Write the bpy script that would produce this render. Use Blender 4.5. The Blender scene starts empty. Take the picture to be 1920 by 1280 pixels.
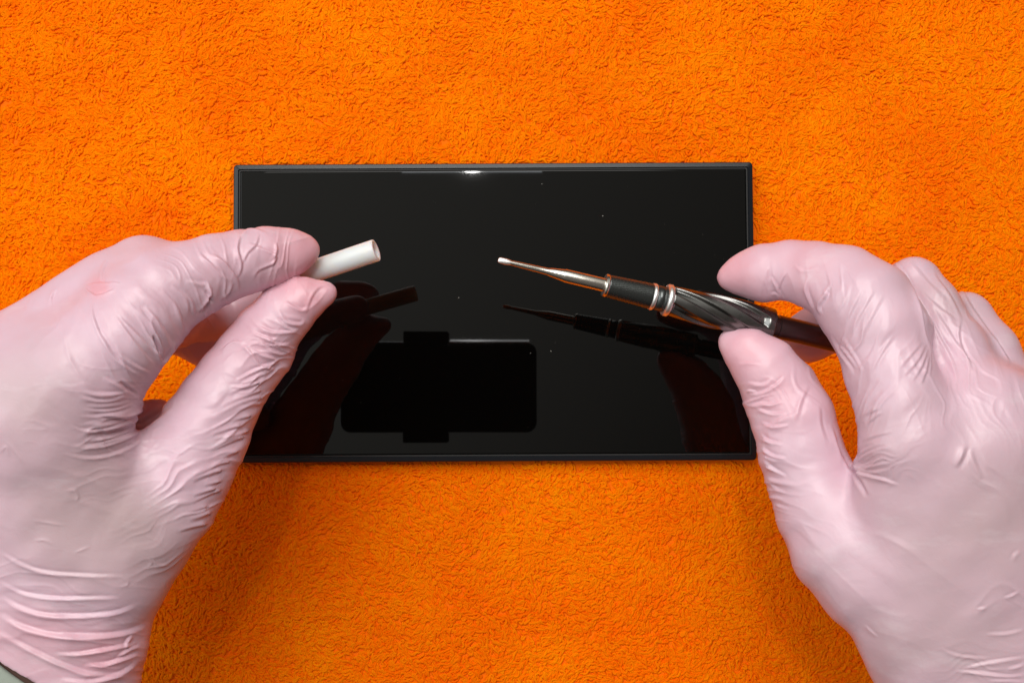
import bpy, math, time
import numpy as np
from mathutils import Matrix, Vector
T0 = time.time()
MM = 0.001
SC = bpy.context.scene
COL = SC.collection

# ------------------------------------------------------------------ camera
F_PX = 2300.0            # focal length in pixels of the 1920 px wide photograph
CAM_Z = 497.0            # mm above the towel
TILT = math.atan(105.0 / F_PX)
cam_d = bpy.data.cameras.new("camera")
cam = bpy.data.objects.new("camera", cam_d)
COL.objects.link(cam)
cam_d.sensor_width = 36.0
cam_d.lens = 36.0 * F_PX / 1920.0
cam_d.clip_start = 0.002
cam_d.clip_end = 20.0
cam.location = (0, 0, CAM_Z * MM)
cam.rotation_euler = (TILT, 0, 0)
SC.camera = cam
SC.render.resolution_x, SC.render.resolution_y = 1024, 682

# ------------------------------------------------------------------ world and lamps
SC.view_settings.view_transform = 'Standard'
SC.view_settings.look = 'None'
SC.view_settings.exposure = 0.0
SC.view_settings.gamma = 1.0
W = bpy.data.worlds.new("World")
SC.world = W
W.use_nodes = True
nt = W.node_tree
bg = nt.nodes['Background']
tc = nt.nodes.new('ShaderNodeTexCoord')
sx = nt.nodes.new('ShaderNodeSeparateXYZ')
nt.links.new(tc.outputs['Generated'], sx.inputs[0])
mr = nt.nodes.new('ShaderNodeMapRange')
mr.inputs['From Min'].default_value = -0.40
mr.inputs['From Max'].default_value = 0.26
dp = nt.nodes.new('ShaderNodeVectorMath'); dp.operation = 'DOT_PRODUCT'
dp.inputs[1].default_value = (1.0, -0.9, 0.0)
nt.links.new(tc.outputs['Generated'], dp.inputs[0])
nt.links.new(dp.outputs['Value'], mr.inputs['Value'])
mx = nt.nodes.new('ShaderNodeMix'); mx.data_type = 'RGBA'
mx.inputs['A'].default_value = (0.82, 0.80, 0.73, 1)
mx.inputs['B'].default_value = (0.15, 0.13, 0.115, 1)
nt.links.new(mr.outputs[0], mx.inputs['Factor'])
nt.links.new(mx.outputs['Result'], bg.inputs['Color'])
mz = nt.nodes.new('ShaderNodeMapRange'); mz.interpolation_type = 'SMOOTHSTEP'
mz.inputs['From Min'].default_value = -0.05; mz.inputs['From Max'].default_value = 0.85
mz.inputs['To Min'].default_value = 0.06; mz.inputs['To Max'].default_value = 1.0
nt.links.new(sx.outputs['Z'], mz.inputs['Value'])
nt.links.new(mz.outputs[0], bg.inputs['Strength'])


def area(name, loc, target, sx_, sy_, power, col):
    l = bpy.data.lights.new(name, 'AREA')
    l.shape = 'RECTANGLE'; l.size = sx_; l.size_y = sy_; l.energy = power; l.color = col
    o = bpy.data.objects.new(name, l); COL.objects.link(o)
    o.location = loc
    o.rotation_euler = (Vector(target) - Vector(loc)).to_track_quat('-Z', 'Y').to_euler()
    return o


area("ceiling_lamp", (-0.07, 0.86, 1.35), (0, 0.0, 0.05), 0.70, 1.04, 14.6, (1.0, 0.97, 0.93))
sp = area("ceiling_spot", (-0.0594, 0.3525, 1.34), (-0.05, 0.2, 0.0), 0.048, 0.032, 1.3, (1.0, 0.98, 0.95))
sp.data.shape = 'ELLIPSE'
area("streak_strip", (-0.06, 0.343, 1.35), (-0.06, 0.30, 0.0), 0.21, 0.010, 0.045, (0.9, 0.95, 1.0))  # dim strip added beside the spot for the faint streak on the glass edge
area("left_fill", (-1.0, 0.25, 1.35), (0, 0, 0.05), 1.0, 1.0, 7.0, (0.93, 0.96, 1.0))  # unseen soft fill from the left, added to soften the shadows

# ------------------------------------------------------------------ projection helpers (mm)
ca, sa = math.cos(TILT), math.sin(TILT)


def P(px, py, z):
    """point at height z (mm) that the photograph shows at pixel px, py"""
    dx = (px - 960.0) / F_PX; dy = -(py - 640.0) / F_PX; dz = -1.0
    wy = dy * ca - dz * sa
    wz = dy * sa + dz * ca
    t = (CAM_Z - z) / (-wz)
    return np.array([dx * t, wy * t, z])


def proj(v):
    q = v - np.array([0, 0, CAM_Z])
    y = q[:, 1] * ca + q[:, 2] * sa
    z = -q[:, 1] * sa + q[:, 2] * ca
    return np.stack([960 + F_PX * q[:, 0] / -z, 640 - F_PX * y / -z], 1)


def px2mm(r, z):
    return r * (CAM_Z - z) / F_PX


# ------------------------------------------------------------------ object helpers
def tag(o, label=None, cat=None, group=None, kind=None):
    if label: o['label'] = label
    if cat: o['category'] = cat
    if group: o['group'] = group
    if kind: o['kind'] = kind
    return o


def empty(name, loc_mm, label, cat, group=None):
    o = bpy.data.objects.new(name, None); COL.objects.link(o)
    o.empty_display_size = 0.01
    o.location = Vector(loc_mm) * MM
    return tag(o, label, cat, group)


def mesh_obj(name, verts_mm, faces, mat, parent=None, smooth=True, origin=None):
    """verts in mm, world space; faces list or (n,4) int array"""
    v = np.asarray(verts_mm, float)
    if parent is not None:
        org = np.array(parent['_org'])
    else:
        org = np.array(origin if origin is not None else (0, 0, 0), float)
    me = bpy.data.meshes.new(name)
    vv = ((v - org) * MM).astype(np.float32)
    if isinstance(faces, np.ndarray):
        n, k = faces.shape
        me.vertices.add(len(vv)); me.vertices.foreach_set('co', vv.ravel())
        me.loops.add(n * k); me.loops.foreach_set('vertex_index', faces.astype(np.int32).ravel())
        me.polygons.add(n); me.polygons.foreach_set('loop_start', np.arange(0, n * k, k, dtype=np.int32))
        me.update(calc_edges=True)
    else:
        me.from_pydata(vv.tolist(), [], faces)
    me.validate()
    if smooth:
        me.polygons.foreach_set('use_smooth', np.ones(len(me.polygons), bool))
    me.materials.append(mat)
    o = bpy.data.objects.new(name, me); COL.objects.link(o)
    if parent is not None:
        o.parent = parent
        o['_org'] = list(org)
    else:
        o.location = Vector(org) * MM
        o['_org'] = list(org)
    return o


def new_mat(name):
    m = bpy.data.materials.new(name); m.use_nodes = True
    return m, m.node_tree, m.node_tree.nodes['Principled BSDF']


def simple(name, col, rough=0.5, metal=0.0, spec=0.5, coat=0.0, bump=None):
    m, t, b = new_mat(name)
    b.inputs['Base Color'].default_value = (*col, 1)
    b.inputs['Roughness'].default_value = rough
    b.inputs['Metallic'].default_value = metal
    b.inputs['Specular IOR Level'].default_value = spec
    b.inputs['Coat Weight'].default_value = coat
    if bump:
        n = t.nodes.new('ShaderNodeTexNoise'); n.inputs['Scale'].default_value = bump[0]
        n.inputs['Detail'].default_value = 4
        tcn = t.nodes.new('ShaderNodeTexCoord'); t.links.new(tcn.outputs['Object'], n.inputs['Vector'])
        bp = t.nodes.new('ShaderNodeBump'); bp.inputs['Distance'].default_value = bump[1]
        bp.inputs['Strength'].default_value = 1.0
        t.links.new(n.outputs['Fac'], bp.inputs['Height']); t.links.new(bp.outputs[0], b.inputs['Normal'])
        r = t.nodes.new('ShaderNodeMapRange')
        r.inputs['To Min'].default_value = rough * 0.75; r.inputs['To Max'].default_value = min(1, rough * 1.3)
        t.links.new(n.outputs['Fac'], r.inputs['Value']); t.links.new(r.outputs[0], b.inputs['Roughness'])
    return m


# ------------------------------------------------------------------ numpy noise
def vnoise2(shape, cell, rng):
    """smooth value noise on a regular pixel grid"""
    h, w = shape
    gh, gw = int(h / cell) + 4, int(w / cell) + 4
    g = rng.standard_normal((gh, gw))
    y = np.arange(h) / cell; x = np.arange(w) / cell
    iy = y.astype(int); ix = x.astype(int); fy = y - iy; fx = x - ix

    def wts(f):
        return np.stack([(1 - f) ** 3, 3 * f ** 3 - 6 * f ** 2 + 4, -3 * f ** 3 + 3 * f ** 2 + 3 * f + 1, f ** 3]) / 6
    wy, wx = wts(fy), wts(fx)
    tmp = sum(wy[k][:, None] * g[iy + k, :] for k in range(4))
    return sum(wx[k][None, :] * tmp[:, ix + k] for k in range(4)) * 1.6


# ------------------------------------------------------------------ towel
def build_towel():
    rng = np.random.default_rng(7)
    S = 0.8
    c = P(960, 640, 0)
    hx, hy = 219.0, 149.0
    nx, ny = int(2 * hx / S), int(2 * hy / S)
    shp = (ny, nx)
    ang = (vnoise2(shp, 34 / S, rng) * 1.3 + vnoise2(shp, 12 / S, rng) * 0.9 + vnoise2(shp, 3.6 / S, rng) * 0.8)
    ang = ang + 0.15
    ux, uy = np.cos(ang), np.sin(ang) * 0.8
    big = vnoise2(shp, 55 / S, rng) * 0.7 + vnoise2(shp, 18 / S, rng) * 0.28 + vnoise2(shp, 6 / S, rng) * 0.16
    H = big + 0.12
    ext = np.cumsum(np.concatenate([np.full(6, 1.0), np.geomspace(1.4, 30, 18)]))
    xs = c[0] - hx + np.arange(nx) * S; ys = c[1] - hy + np.arange(ny) * S
    xs = np.concatenate([xs[0] - ext[::-1], xs, xs[-1] + ext]); ys = np.concatenate([ys[0] - ext[::-1], ys, ys[-1] + ext])
    n = len(ext)
    H = np.pad(H, n, mode='edge')
    far = np.ones_like(H); ramp = np.linspace(0.0, 1, n)
    H2 = H.copy()
    # outside the fine field the height settles to the plain level
    fx = np.ones(H.shape[1]); fx[:n] = ramp; fx[-n:] = ramp[::-1]
    fy = np.ones(H.shape[0]); fy[:n] = ramp; fy[-n:] = ramp[::-1]
    H2 *= fy[:, None] * fx[None, :]
    XX, YY = np.meshgrid(xs, ys)
    V = np.stack([XX, YY, H2], -1).reshape(-1, 3)
    Hh, Ww = H2.shape
    idx = np.arange(Hh * Ww).reshape(Hh, Ww)
    Fq = np.stack([idx[:-1, :-1], idx[:-1, 1:], idx[1:, 1:], idx[1:, :-1]], -1).reshape(-1, 4)
    # hem: a thick turned edge all round, going down to the table
    m, t, b = new_mat("orange_microfibre")
    tcn = t.nodes.new('ShaderNodeTexCoord')
    n1 = t.nodes.new('ShaderNodeTexNoise'); n1.inputs['Scale'].default_value = 28; n1.inputs['Detail'].default_value = 3
    n2 = t.nodes.new('ShaderNodeTexNoise'); n2.inputs['Scale'].default_value = 900; n2.inputs['Detail'].default_value = 3
    n2.inputs['Distortion'].default_value = 1.5
    for n_ in (n1, n2): t.links.new(tcn.outputs['Object'], n_.inputs['Vector'])
    mixc = t.nodes.new('ShaderNodeMix'); mixc.data_type = 'RGBA'
    mixc.inputs['A'].default_value = (0.92, 0.15, 0.0005, 1)
    mixc.inputs['B'].default_value = (0.95, 0.19, 0.0005, 1)
    r = t.nodes.new('ShaderNodeMapRange'); r.inputs['From Min'].default_value = 0.3; r.inputs['From Max'].default_value = 0.7
    t.links.new(n1.outputs['Fac'], r.inputs['Value']); t.links.new(r.outputs[0], mixc.inputs['Factor'])
    t.links.new(mixc.outputs['Result'], b.inputs['Base Color'])
    b.inputs['Roughness'].default_value = 0.85
    b.inputs['Specular IOR Level'].default_value = 0.12
    b.inputs['Sheen Weight'].default_value = 0.0
    b.inputs['Sheen Roughness'].default_value = 0.4
    b.inputs['Sheen Tint'].default_value = (1, 0.45, 0.12, 1)
    bp = t.nodes.new('ShaderNodeBump'); bp.inputs['Distance'].default_value = 0.0004; bp.inputs['Strength'].default_value = 0.7
    t.links.new(n2.outputs['Fac'], bp.inputs['Height']); t.links.new(bp.outputs[0], b.inputs['Normal'])
    o = mesh_obj("towel", V, Fq, m, None, True, origin=(0, 0, 0))
    tag(o, "bright orange microfibre towel spread flat under the black glass panel", "towel")
    # looped pile: every loop rises out of the cloth, lies over along the nap and dips back in
    N = 120000
    K = 8
    px = c[0] + rng.uniform(-hx, hx, N); py = c[1] + rng.uniform(-hy, hy, N)
    # the pile goes on, a little thinner, round the part the picture shows
    NE = 150000; mg = 75.0
    ex = c[0] + rng.uniform(-hx - mg, hx + mg, NE); ey = c[1] + rng.uniform(-hy - mg, hy + mg, NE)
    mo = (abs(ex - c[0]) > hx) | (abs(ey - c[1]) > hy)
    px = np.concatenate([px, ex[mo]]); py = np.concatenate([py, ey[mo]]); N = len(px)
    gi = ((py - (c[1] - hy)) / S).astype(int); gj = ((px - (c[0] - hx)) / S).astype(int)
    gi = np.abs(gi); gi = np.where(gi > ny - 1, 2 * (ny - 1) - gi, gi); gj = np.abs(gj); gj = np.where(gj > nx - 1, 2 * (nx - 1) - gj, gj)
    hz = H2[np.clip(np.searchsorted(ys, py), 0, Hh - 1), np.clip(np.searchsorted(xs, px), 0, Ww - 1)]
    a0 = ang[gi, gj] + rng.normal(0, .3, N)
    ln = rng.gamma(7, .42, N) + .9
    ln[:140] = rng.uniform(9, 17, 140)
    curl = rng.normal(0, .9, N); wob = rng.normal(0, 1.0, N); hgt = rng.uniform(.35, 1.0, N)
    t_ = np.linspace(0, 1, K)
    pos = np.zeros((N, K, 3)); x = px.copy(); y = py.copy()
    for k in range(K):
        f = t_[k]
        a_ = a0 + curl * (f - .5) * 1.6 + wob * np.sin(f * 6.28)
        st = ln / (K - 1) * (1.0 if k else 0.0)
        x = x + np.cos(a_) * st; y = y + np.sin(a_) * st
        pos[:, k, 0] = x; pos[:, k, 1] = y
        pos[:, k, 2] = hz - .22 + hgt * math.sin(math.pi * (0.04 + .92 * f)) ** .6 - .15
    # nothing stands up through the panel lying on the towel
    q1, q2, q3 = P(437, 306, 0), P(1414, 300, 0), P(1419, 872, 0)
    m_in = (pos[:, :, 0] > q1[0] - 1) & (pos[:, :, 0] < q3[0] + 1) & (pos[:, :, 1] < q1[1] + 0) & (pos[:, :, 1] > q3[1] - 0)
    keep = ~(m_in.mean(1) > .5)
    pos = pos[keep]; N = len(pos)
    pos[:, :, 2] = np.minimum(pos[:, :, 2], 2.2)
    cu = bpy.data.hair_curves.new("pile")
    cu.add_curves([K] * N)
    cu.position_data.foreach_set('vector', (pos * MM).astype(np.float32).ravel())
    rad = (np.array([.6, .9, 1, 1, 1, 1, .9, .6])[None, :] * rng.uniform(.40, .60, N)[:, None]) * MM
    ra = cu.attributes.get('radius') or cu.attributes.new('radius', 'FLOAT', 'POINT')
    ra.data.foreach_set('value', rad.astype(np.float32).ravel())
    cu.materials.append(pile_mat())
    po = bpy.data.objects.new("pile", cu); COL.objects.link(po); po.parent = o
    po['kind'] = 'stuff'
    SC.cycles_curves.shape = 'THICK'
    SC.cycles_curves.subdivisions = 2


def pile_mat():
    m, t, b = new_mat("orange_pile")
    hi = t.nodes.new('ShaderNodeHairInfo')
    cr = t.nodes.new('ShaderNodeValToRGB')
    e = cr.color_ramp.elements
    e[0].position = 0; e[0].color = (1.0, 0.18, 0.0005, 1)
    e[1].position = 1; e[1].color = (1.0, 0.262, 0.001, 1)
    t.links.new(hi.outputs['Random'], cr.inputs[0])
    # light and dark of the brushed nap, painted into the colour in broad patches
    tcn = t.nodes.new('ShaderNodeTexCoord'); nz = t.nodes.new('ShaderNodeTexNoise')
    nz.inputs['Scale'].default_value = 17; nz.inputs['Detail'].default_value = 3; nz.inputs['Distortion'].default_value = .4
    t.links.new(tcn.outputs['Object'], nz.inputs['Vector'])
    mr_ = t.nodes.new('ShaderNodeMapRange'); mr_.inputs['From Min'].default_value = .36; mr_.inputs['From Max'].default_value = .64
    t.links.new(nz.outputs['Fac'], mr_.inputs['Value'])
    mc = t.nodes.new('ShaderNodeMix'); mc.data_type = 'RGBA'; mc.blend_type = 'MULTIPLY'; mc.inputs['Factor'].default_value = 1
    tone = t.nodes.new('ShaderNodeValToRGB')
    tone.color_ramp.elements[0].color = (.95, .78, .8, 1); tone.color_ramp.elements[1].color = (1, 1.08, 1, 1)
    t.links.new(mr_.outputs[0], tone.inputs[0])
    t.links.new(cr.outputs[0], mc.inputs['A']); t.links.new(tone.outputs[0], mc.inputs['B'])
    t.links.new(mc.outputs['Result'], b.inputs['Base Color'])
    tr = t.nodes.new('ShaderNodeBsdfTranslucent'); t.links.new(mc.outputs['Result'], tr.inputs['Color'])
    ms = t.nodes.new('ShaderNodeMixShader'); ms.inputs[0].default_value = .12
    out = t.nodes['Material Output']
    t.links.new(b.outputs[0], ms.inputs[1]); t.links.new(tr.outputs[0], ms.inputs[2]); t.links.new(ms.outputs[0], out.inputs['Surface'])
    b.inputs['Roughness'].default_value = 0.8
    b.inputs['Specular IOR Level'].default_value = 0.02
    return m


build_towel()
print("towel", time.time() - T0)


# ------------------------------------------------------------------ display panel
def rrect(w, h, r, n=6):
    pts = []
    for cx, cy, a0 in ((w / 2 - r, h / 2 - r, 0), (-w / 2 + r, h / 2 - r, 90), (-w / 2 + r, -h / 2 + r, 180), (w / 2 - r, -h / 2 + r, 270)):
        for k in range(n + 1):
            a = math.radians(a0 + 90 * k / n)
            pts.append((cx + r * math.cos(a), cy + r * math.sin(a)))
    return pts


def stack_rings(rings, cap_bottom=True, cap_top=True):
    """rings: list of lists of 3d points of the same length"""
    V = []; Fc = []
    n = len(rings[0])
    for rg in rings: V += list(rg)
    for k in range(len(rings) - 1):
        for i in range(n):
            j = (i + 1) % n
            Fc.append((k * n + i, k * n + j, (k + 1) * n + j, (k + 1) * n + i))
    if cap_bottom: Fc.append(tuple(range(n))[::-1])
    if cap_top: Fc.append(tuple((len(rings) - 1) * n + i for i in range(n)))
    return V, Fc


def build_display():
    zt = 7.0
    tl, tr, br, bl = P(437, 308, zt), P(1413, 303, zt), P(1419, 862, zt), P(434, 868, zt)
    c = (tl + tr + br + bl) / 4
    w = (np.linalg.norm(tr - tl) + np.linalg.norm(br - bl)) / 2
    h = (np.linalg.norm(tr - br) + np.linalg.norm(tl - bl)) / 2
    rot = math.atan2(tr[1] - tl[1], tr[0] - tl[0])
    cr, sr = math.cos(rot), math.sin(rot)
    root = empty("display_panel", (c[0], c[1], 0), "flat black glass display panel with thin grey rim lying on the orange towel", "display panel")
    root['_org'] = [c[0], c[1], 0]

    def ring(ww, hh, r, z):
        return [(c[0] + x * cr - y * sr, c[1] + x * sr + y * cr, z) for x, y in rrect(ww, hh, max(r, .05))]
    rim = simple("rim_grey", (0.008, 0.010, 0.014), 0.3, 0.0, 0.45, bump=(2500, 0.00001))
    # frame: outer chamfer, flat lip, inner wall down to the glass seat
    V, Fc = stack_rings([ring(w - 1.6, h - 1.6, 1.0, 0.2), ring(w - .2, h - .2, 1.5, 1.2), ring(w, h, 1.5, 5.6),
                         ring(w - .25, h - .25, 1.45, 6.2), ring(w - .8, h - .8, 1.3, 6.45), ring(w - 4.0, h - 4.0, .8, 6.95),
                         ring(w - 4.3, h - 4.3, .7, 6.5), ring(w - 4.35, h - 4.35, .7, 4.6)])
    o = mesh_obj("rim", V, Fc, rim, root, smooth=False)
    # black gasket line
    gm = simple("gasket_black", (0.006, 0.006, 0.006), 0.6)
    V, Fc = stack_rings([ring(w - 4.45, h - 4.45, .6, 4.7), ring(w - 4.45, h - 4.45, .6, 6.3), ring(w - 5.6, h - 5.6, .5, 6.3), ring(w - 5.6, h - 5.6, .5, 4.7)], False, False)
    mesh_obj("gasket", V, Fc, gm, root, smooth=False)
    # glass with polished bevel
    m, t, b = new_mat("black_glass")
    b.inputs['Base Color'].default_value = (0.0012, 0.0011, 0.001, 1)
    b.inputs['Roughness'].default_value = 0.018
    b.inputs['IOR'].default_value = 1.34
    tcn = t.nodes.new('ShaderNodeTexCoord')
    n = t.nodes.new('ShaderNodeTexNoise'); n.inputs['Scale'].default_value = 9; n.inputs['Detail'].default_value = 1
    t.links.new(tcn.outputs['Object'], n.inputs['Vector'])
    bp = t.nodes.new('ShaderNodeBump'); bp.inputs['Distance'].default_value = 0.00006
    t.links.new(n.outputs['Fac'], bp.inputs['Height']); t.links.new(bp.outputs[0], b.inputs['Normal'])
    g = 5.8
    rings = [ring(w - g, h - g, .6, 4.8), ring(w - g, h - g, .6, 6.3)]
    for k in range(1, 6):
        a = math.radians(90 * k / 6 * 0.85)
        rings.append(ring(w - g - .9 * (1 - math.cos(a)), h - g - .9 * (1 - math.cos(a)), .6, 6.3 + .55 * math.sin(a)))
    rings.append(ring(w - g - 1.0, h - g - 1.0, .6, 6.86))
    V, Fc = stack_rings(rings)
    o = mesh_obj("glass", V, Fc, m, root, smooth=True)
    me = o.data
    me.polygons[len(me.polygons) - 1].use_smooth = False
    # dust on the glass
    rng = np.random.default_rng(3)
    pts = [(1130, 405, .5), (1033, 658, .5), (860, 558, .45), (1016, 345, .45), (995, 662, .35)]
    for k in range(26): pts.append((rng.uniform(480, 1380), rng.uniform(335, 840), rng.uniform(.08, .16)))
    V = []; Fc = []
    for px, py, r in pts:
        q = P(px, py, 6.9); b0 = len(V); r *= .6
        a0 = rng.uniform(0, 6)
        for k in range(5):
            a = a0 + k * 2 * math.pi / 5; rr = r * rng.uniform(.6, 1.1)
            V.append((q[0] + rr * math.cos(a), q[1] + rr * math.sin(a) * .7, 6.885))
        V.append((q[0], q[1], 6.9 + r * .5))
        for k in range(5): Fc.append((b0 + k, b0 + (k + 1) % 5, b0 + 5))
    o = mesh_obj("dust", V, Fc, simple("dust_grey", (0.35, 0.33, 0.3), .9), root)
    o['kind'] = 'stuff'


build_display()


# ------------------------------------------------------------------ lathe along an axis
def axis_frame(a, b):
    d = (b - a) / np.linalg.norm(b - a)
    up = np.array([0, 0, 1.0])
    s = np.cross(d, up); s /= np.linalg.norm(s)
    u = np.cross(s, d)
    return d, s, u


def lathe(a, b, prof, n=48, rad=None, cap0=True, cap1=True, squash=None):
    """prof: list of (t mm from a, r mm)"""
    d, s, u = axis_frame(a, b)
    V = []; Fc = []
    for i, (t, r) in enumerate(prof):
        for k in range(n):
            th = 2 * math.pi * k / n
            rr = r if rad is None else rad(t, r, th)
            q = (squash(t) if squash else 1.0)
            V.append(a + d * t + s * rr * math.cos(th) + u * rr * q * math.sin(th))
    for i in range(len(prof) - 1):
        for k in range(n):
            j = (k + 1) % n
            Fc.append((i * n + k, i * n + j, (i + 1) * n + j, (i + 1) * n + k))
    if cap0: Fc.append(tuple(range(n))[::-1])
    if cap1: Fc.append(tuple((len(prof) - 1) * n + k for k in range(n)))
    return V, Fc


def set_smooth_by_angle(o, deg=30):
    me = o.data
    try:
        me.set_sharp_from_angle(angle=math.radians(deg))
    except Exception:
        pass


def build_tube():
    a = P(705.5, 469, 91.0)      # open end, tilted up a little
    b = P(515, 533, 84.0)
    L = np.linalg.norm(b - a); R = 3.75; r = 2.65
    prof = [(.0, R - .25), (.06, R - .1), (.25, R), (L, R), (L, r), (1.0, r), (.12, r), (.0, r + .15), (.0, R - .25)]
    V, Fc = lathe(a, b, prof, 56, cap0=False, cap1=False)
    m, t, bs = new_mat("white_silicone")
    bs.inputs['Base Color'].default_value = (0.80, 0.82, 0.79, 1)
    bs.inputs['Roughness'].default_value = 0.38
    bs.inputs['Subsurface Weight'].default_value = 1.0
    bs.inputs['Subsurface Radius'].default_value = (1.0, .8, .6)
    bs.inputs['Subsurface Scale'].default_value = 0.003
    o = mesh_obj("white_tube", V, Fc, m, None, True, origin=a)
    set_smooth_by_angle(o, 40)
    tag(o, "short hollow white plastic tube pinched in the left pink glove", "tube")
    # dark residue inside the bore
    return o


build_tube()


def build_driver():
    a = P(934, 487, 106.0)
    # end hidden under the index finger of the right hand
    b = P(1600, 646, 86.0)
    d, s, u = axis_frame(a, b)
    L = np.linalg.norm(b - a)
    pxl = math.hypot(1600 - 934, 646 - 487)

    def T(x):  # photo x on the axis -> mm along the tool
        return (x - 934) / (1600 - 934) * L

    def R(wpx, x):
        z = 106 - 20 * (x - 934) / 666
        return px2mm(wpx / 2, z)
    root = empty("precision_screwdriver", a, "steel precision screwdriver with black knurled collar and twisted grip held in the right glove", "screwdriver")
    root['_org'] = list(a)
    bright = simple("bright_steel", (0.90, 0.89, 0.87), 0.42, 1.0)
    worn = simple("satin_steel", (0.60, 0.575, 0.52), 0.25, 1.0, bump=(1500, 0.00001))
    chrome = simple("grip_metal", (0.20, 0.20, 0.195), 0.28, 1.0, bump=(400, 0.000015))
    black = simple("black_collar", (0.085, 0.092, 0.09), 0.27, 0.85, bump=(1600, 0.00003))
    dark = simple("dark_anodised_metal", (0.10, 0.07, 0.07), 0.3, 0.9)
    # flat blade tip
    V, Fc = lathe(a, b, [(0.0, R(5, 934)), (.2, R(8.5, 936)), (.7, R(11, 942)), (2.6, R(12, 954)), (3.9, R(10, 960)), (4.9, R(7.5, 960))], 24,
                  squash=lambda t: .4 + .12 * t)
    mesh_obj("blade", V, Fc, bright, root)
    V, Fc = lathe(a, b, [(T(955), R(8.5, 960)), (T(965), R(10, 960)), (T(1000), R(12, 1000)), (T(1023), R(13.5, 1023)), (T(1030), R(17, 1030)),
                         (T(1052), R(23.5, 1050)), (T(1055), R(25.5, 1050)), (T(1129), R(26, 1129))], 40)
    o = mesh_obj("shaft", V, Fc, worn, root); set_smooth_by_angle(o, 25)
    # collar front lip
    V, Fc = lathe(a, b, [(T(1125), R(30, 1129)), (T(1126), R(41, 1126)), (T(1128), R(44, 1128)), (T(1131), R(44, 1131)), (T(1132.5), R(42, 1132))], 56)
    o = mesh_obj("collar_lip", V, Fc, worn, root); set_smooth_by_angle(o, 30)
    # knurled black collar: fine axial teeth fading toward the ring
    t0, t1 = T(1132), T(1213)
    prof = [(t0, R(39, 1132)), (t0 + .2, R(42, 1133))]
    for k in range(1, 60): prof.append((t0 + .2 + (t1 - t0 - .4) * k / 60, R(42 + 7 * k / 60, 1133 + 80 * k / 60)))
    prof.append((t1, R(47, 1213)))

    def knurl(t, r, th):
        f = (t - t0) / (t1 - t0)
        if f < .03 or f > .92: return r
        k = 0.02 * (math.cos(36 * th + 2.6 * t) + math.cos(36 * th - 2.6 * t))
        return r + k * (1 if .0 < f < .9 else 0)
    V, Fc = lathe(a, b, prof, 144, rad=knurl)
    o = mesh_obj("collar", V, Fc, black, root)
    # first bright ring, groove, second bright ring
    V, Fc = lathe(a, b, [(T(1212), R(45, 1213)), (T(1213), R(50.5, 1213)), (T(1217), R(51.5, 1217)), (T(1219), R(50, 1219)), (T(1220), R(46, 1220))], 64)
    o = mesh_obj("ring", V, Fc, bright, root)
    V, Fc = lathe(a, b, [(T(1219), R(47, 1219)), (T(1239), R(49, 1239))], 64)
    o = mesh_obj("neck", V, Fc, black, root)
    V, Fc = lathe(a, b, [(T(1238), R(50, 1239)), (T(1239), R(58, 1239)), (T(1242), R(61, 1242)), (T(1247), R(61, 1247)), (T(1248.5), R(57, 1248))], 64)
    o = mesh_obj("ring", V, Fc, bright, root)
    # twisted grip
    g0, g1 = T(1247), T(1441)
    prof = []
    NK = 110
    for k in range(NK + 1):
        f = k / NK
        x = 1247 + (1441 - 1247) * f
        w = 57 + 11 * math.sin(math.pi * min(1, f * 1.3) * .5) - 6 * max(0, (f - .7) / .3)
        if k == 0: w = 48
        if k == NK: w = 55
        prof.append((g0 + (g1 - g0) * f, R(w, x)))

    def flute(t, r, th):
        f = (t - g0) / (g1 - g0)
        env = min(1, max(0, f / .03)) * min(1, max(0, (0.93 - f) / .05))
        ph = 5 * (th + 2 * math.pi * f * 0.36) + .7
        c_ = math.cos(ph)
        cut = max(0, c_ + .25) / 1.25
        cut = min(1, cut * 1.7)
        cut = cut * cut * (3 - 2 * cut)
        return r - env * 1.15 * cut
    V, Fc = lathe(a, b, prof, 180, rad=flute)
    mesh_obj("grip", V, Fc, chrome, root)
    # dark shank running back under the index finger
    V, Fc = lathe(a, b, [(T(1440), R(50, 1440)), (T(1443), R(50, 1440)), (T(1444), R(42, 1444)), (T(1452), R(41, 1452)), (T(1453), R(44, 1453)),
                         (T(1600), R(44, 1600)), (T(1608), R(38, 1608))], 56)
    o = mesh_obj("handle", V, Fc, dark, root); set_smooth_by_angle(o, 25)


build_driver()


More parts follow.
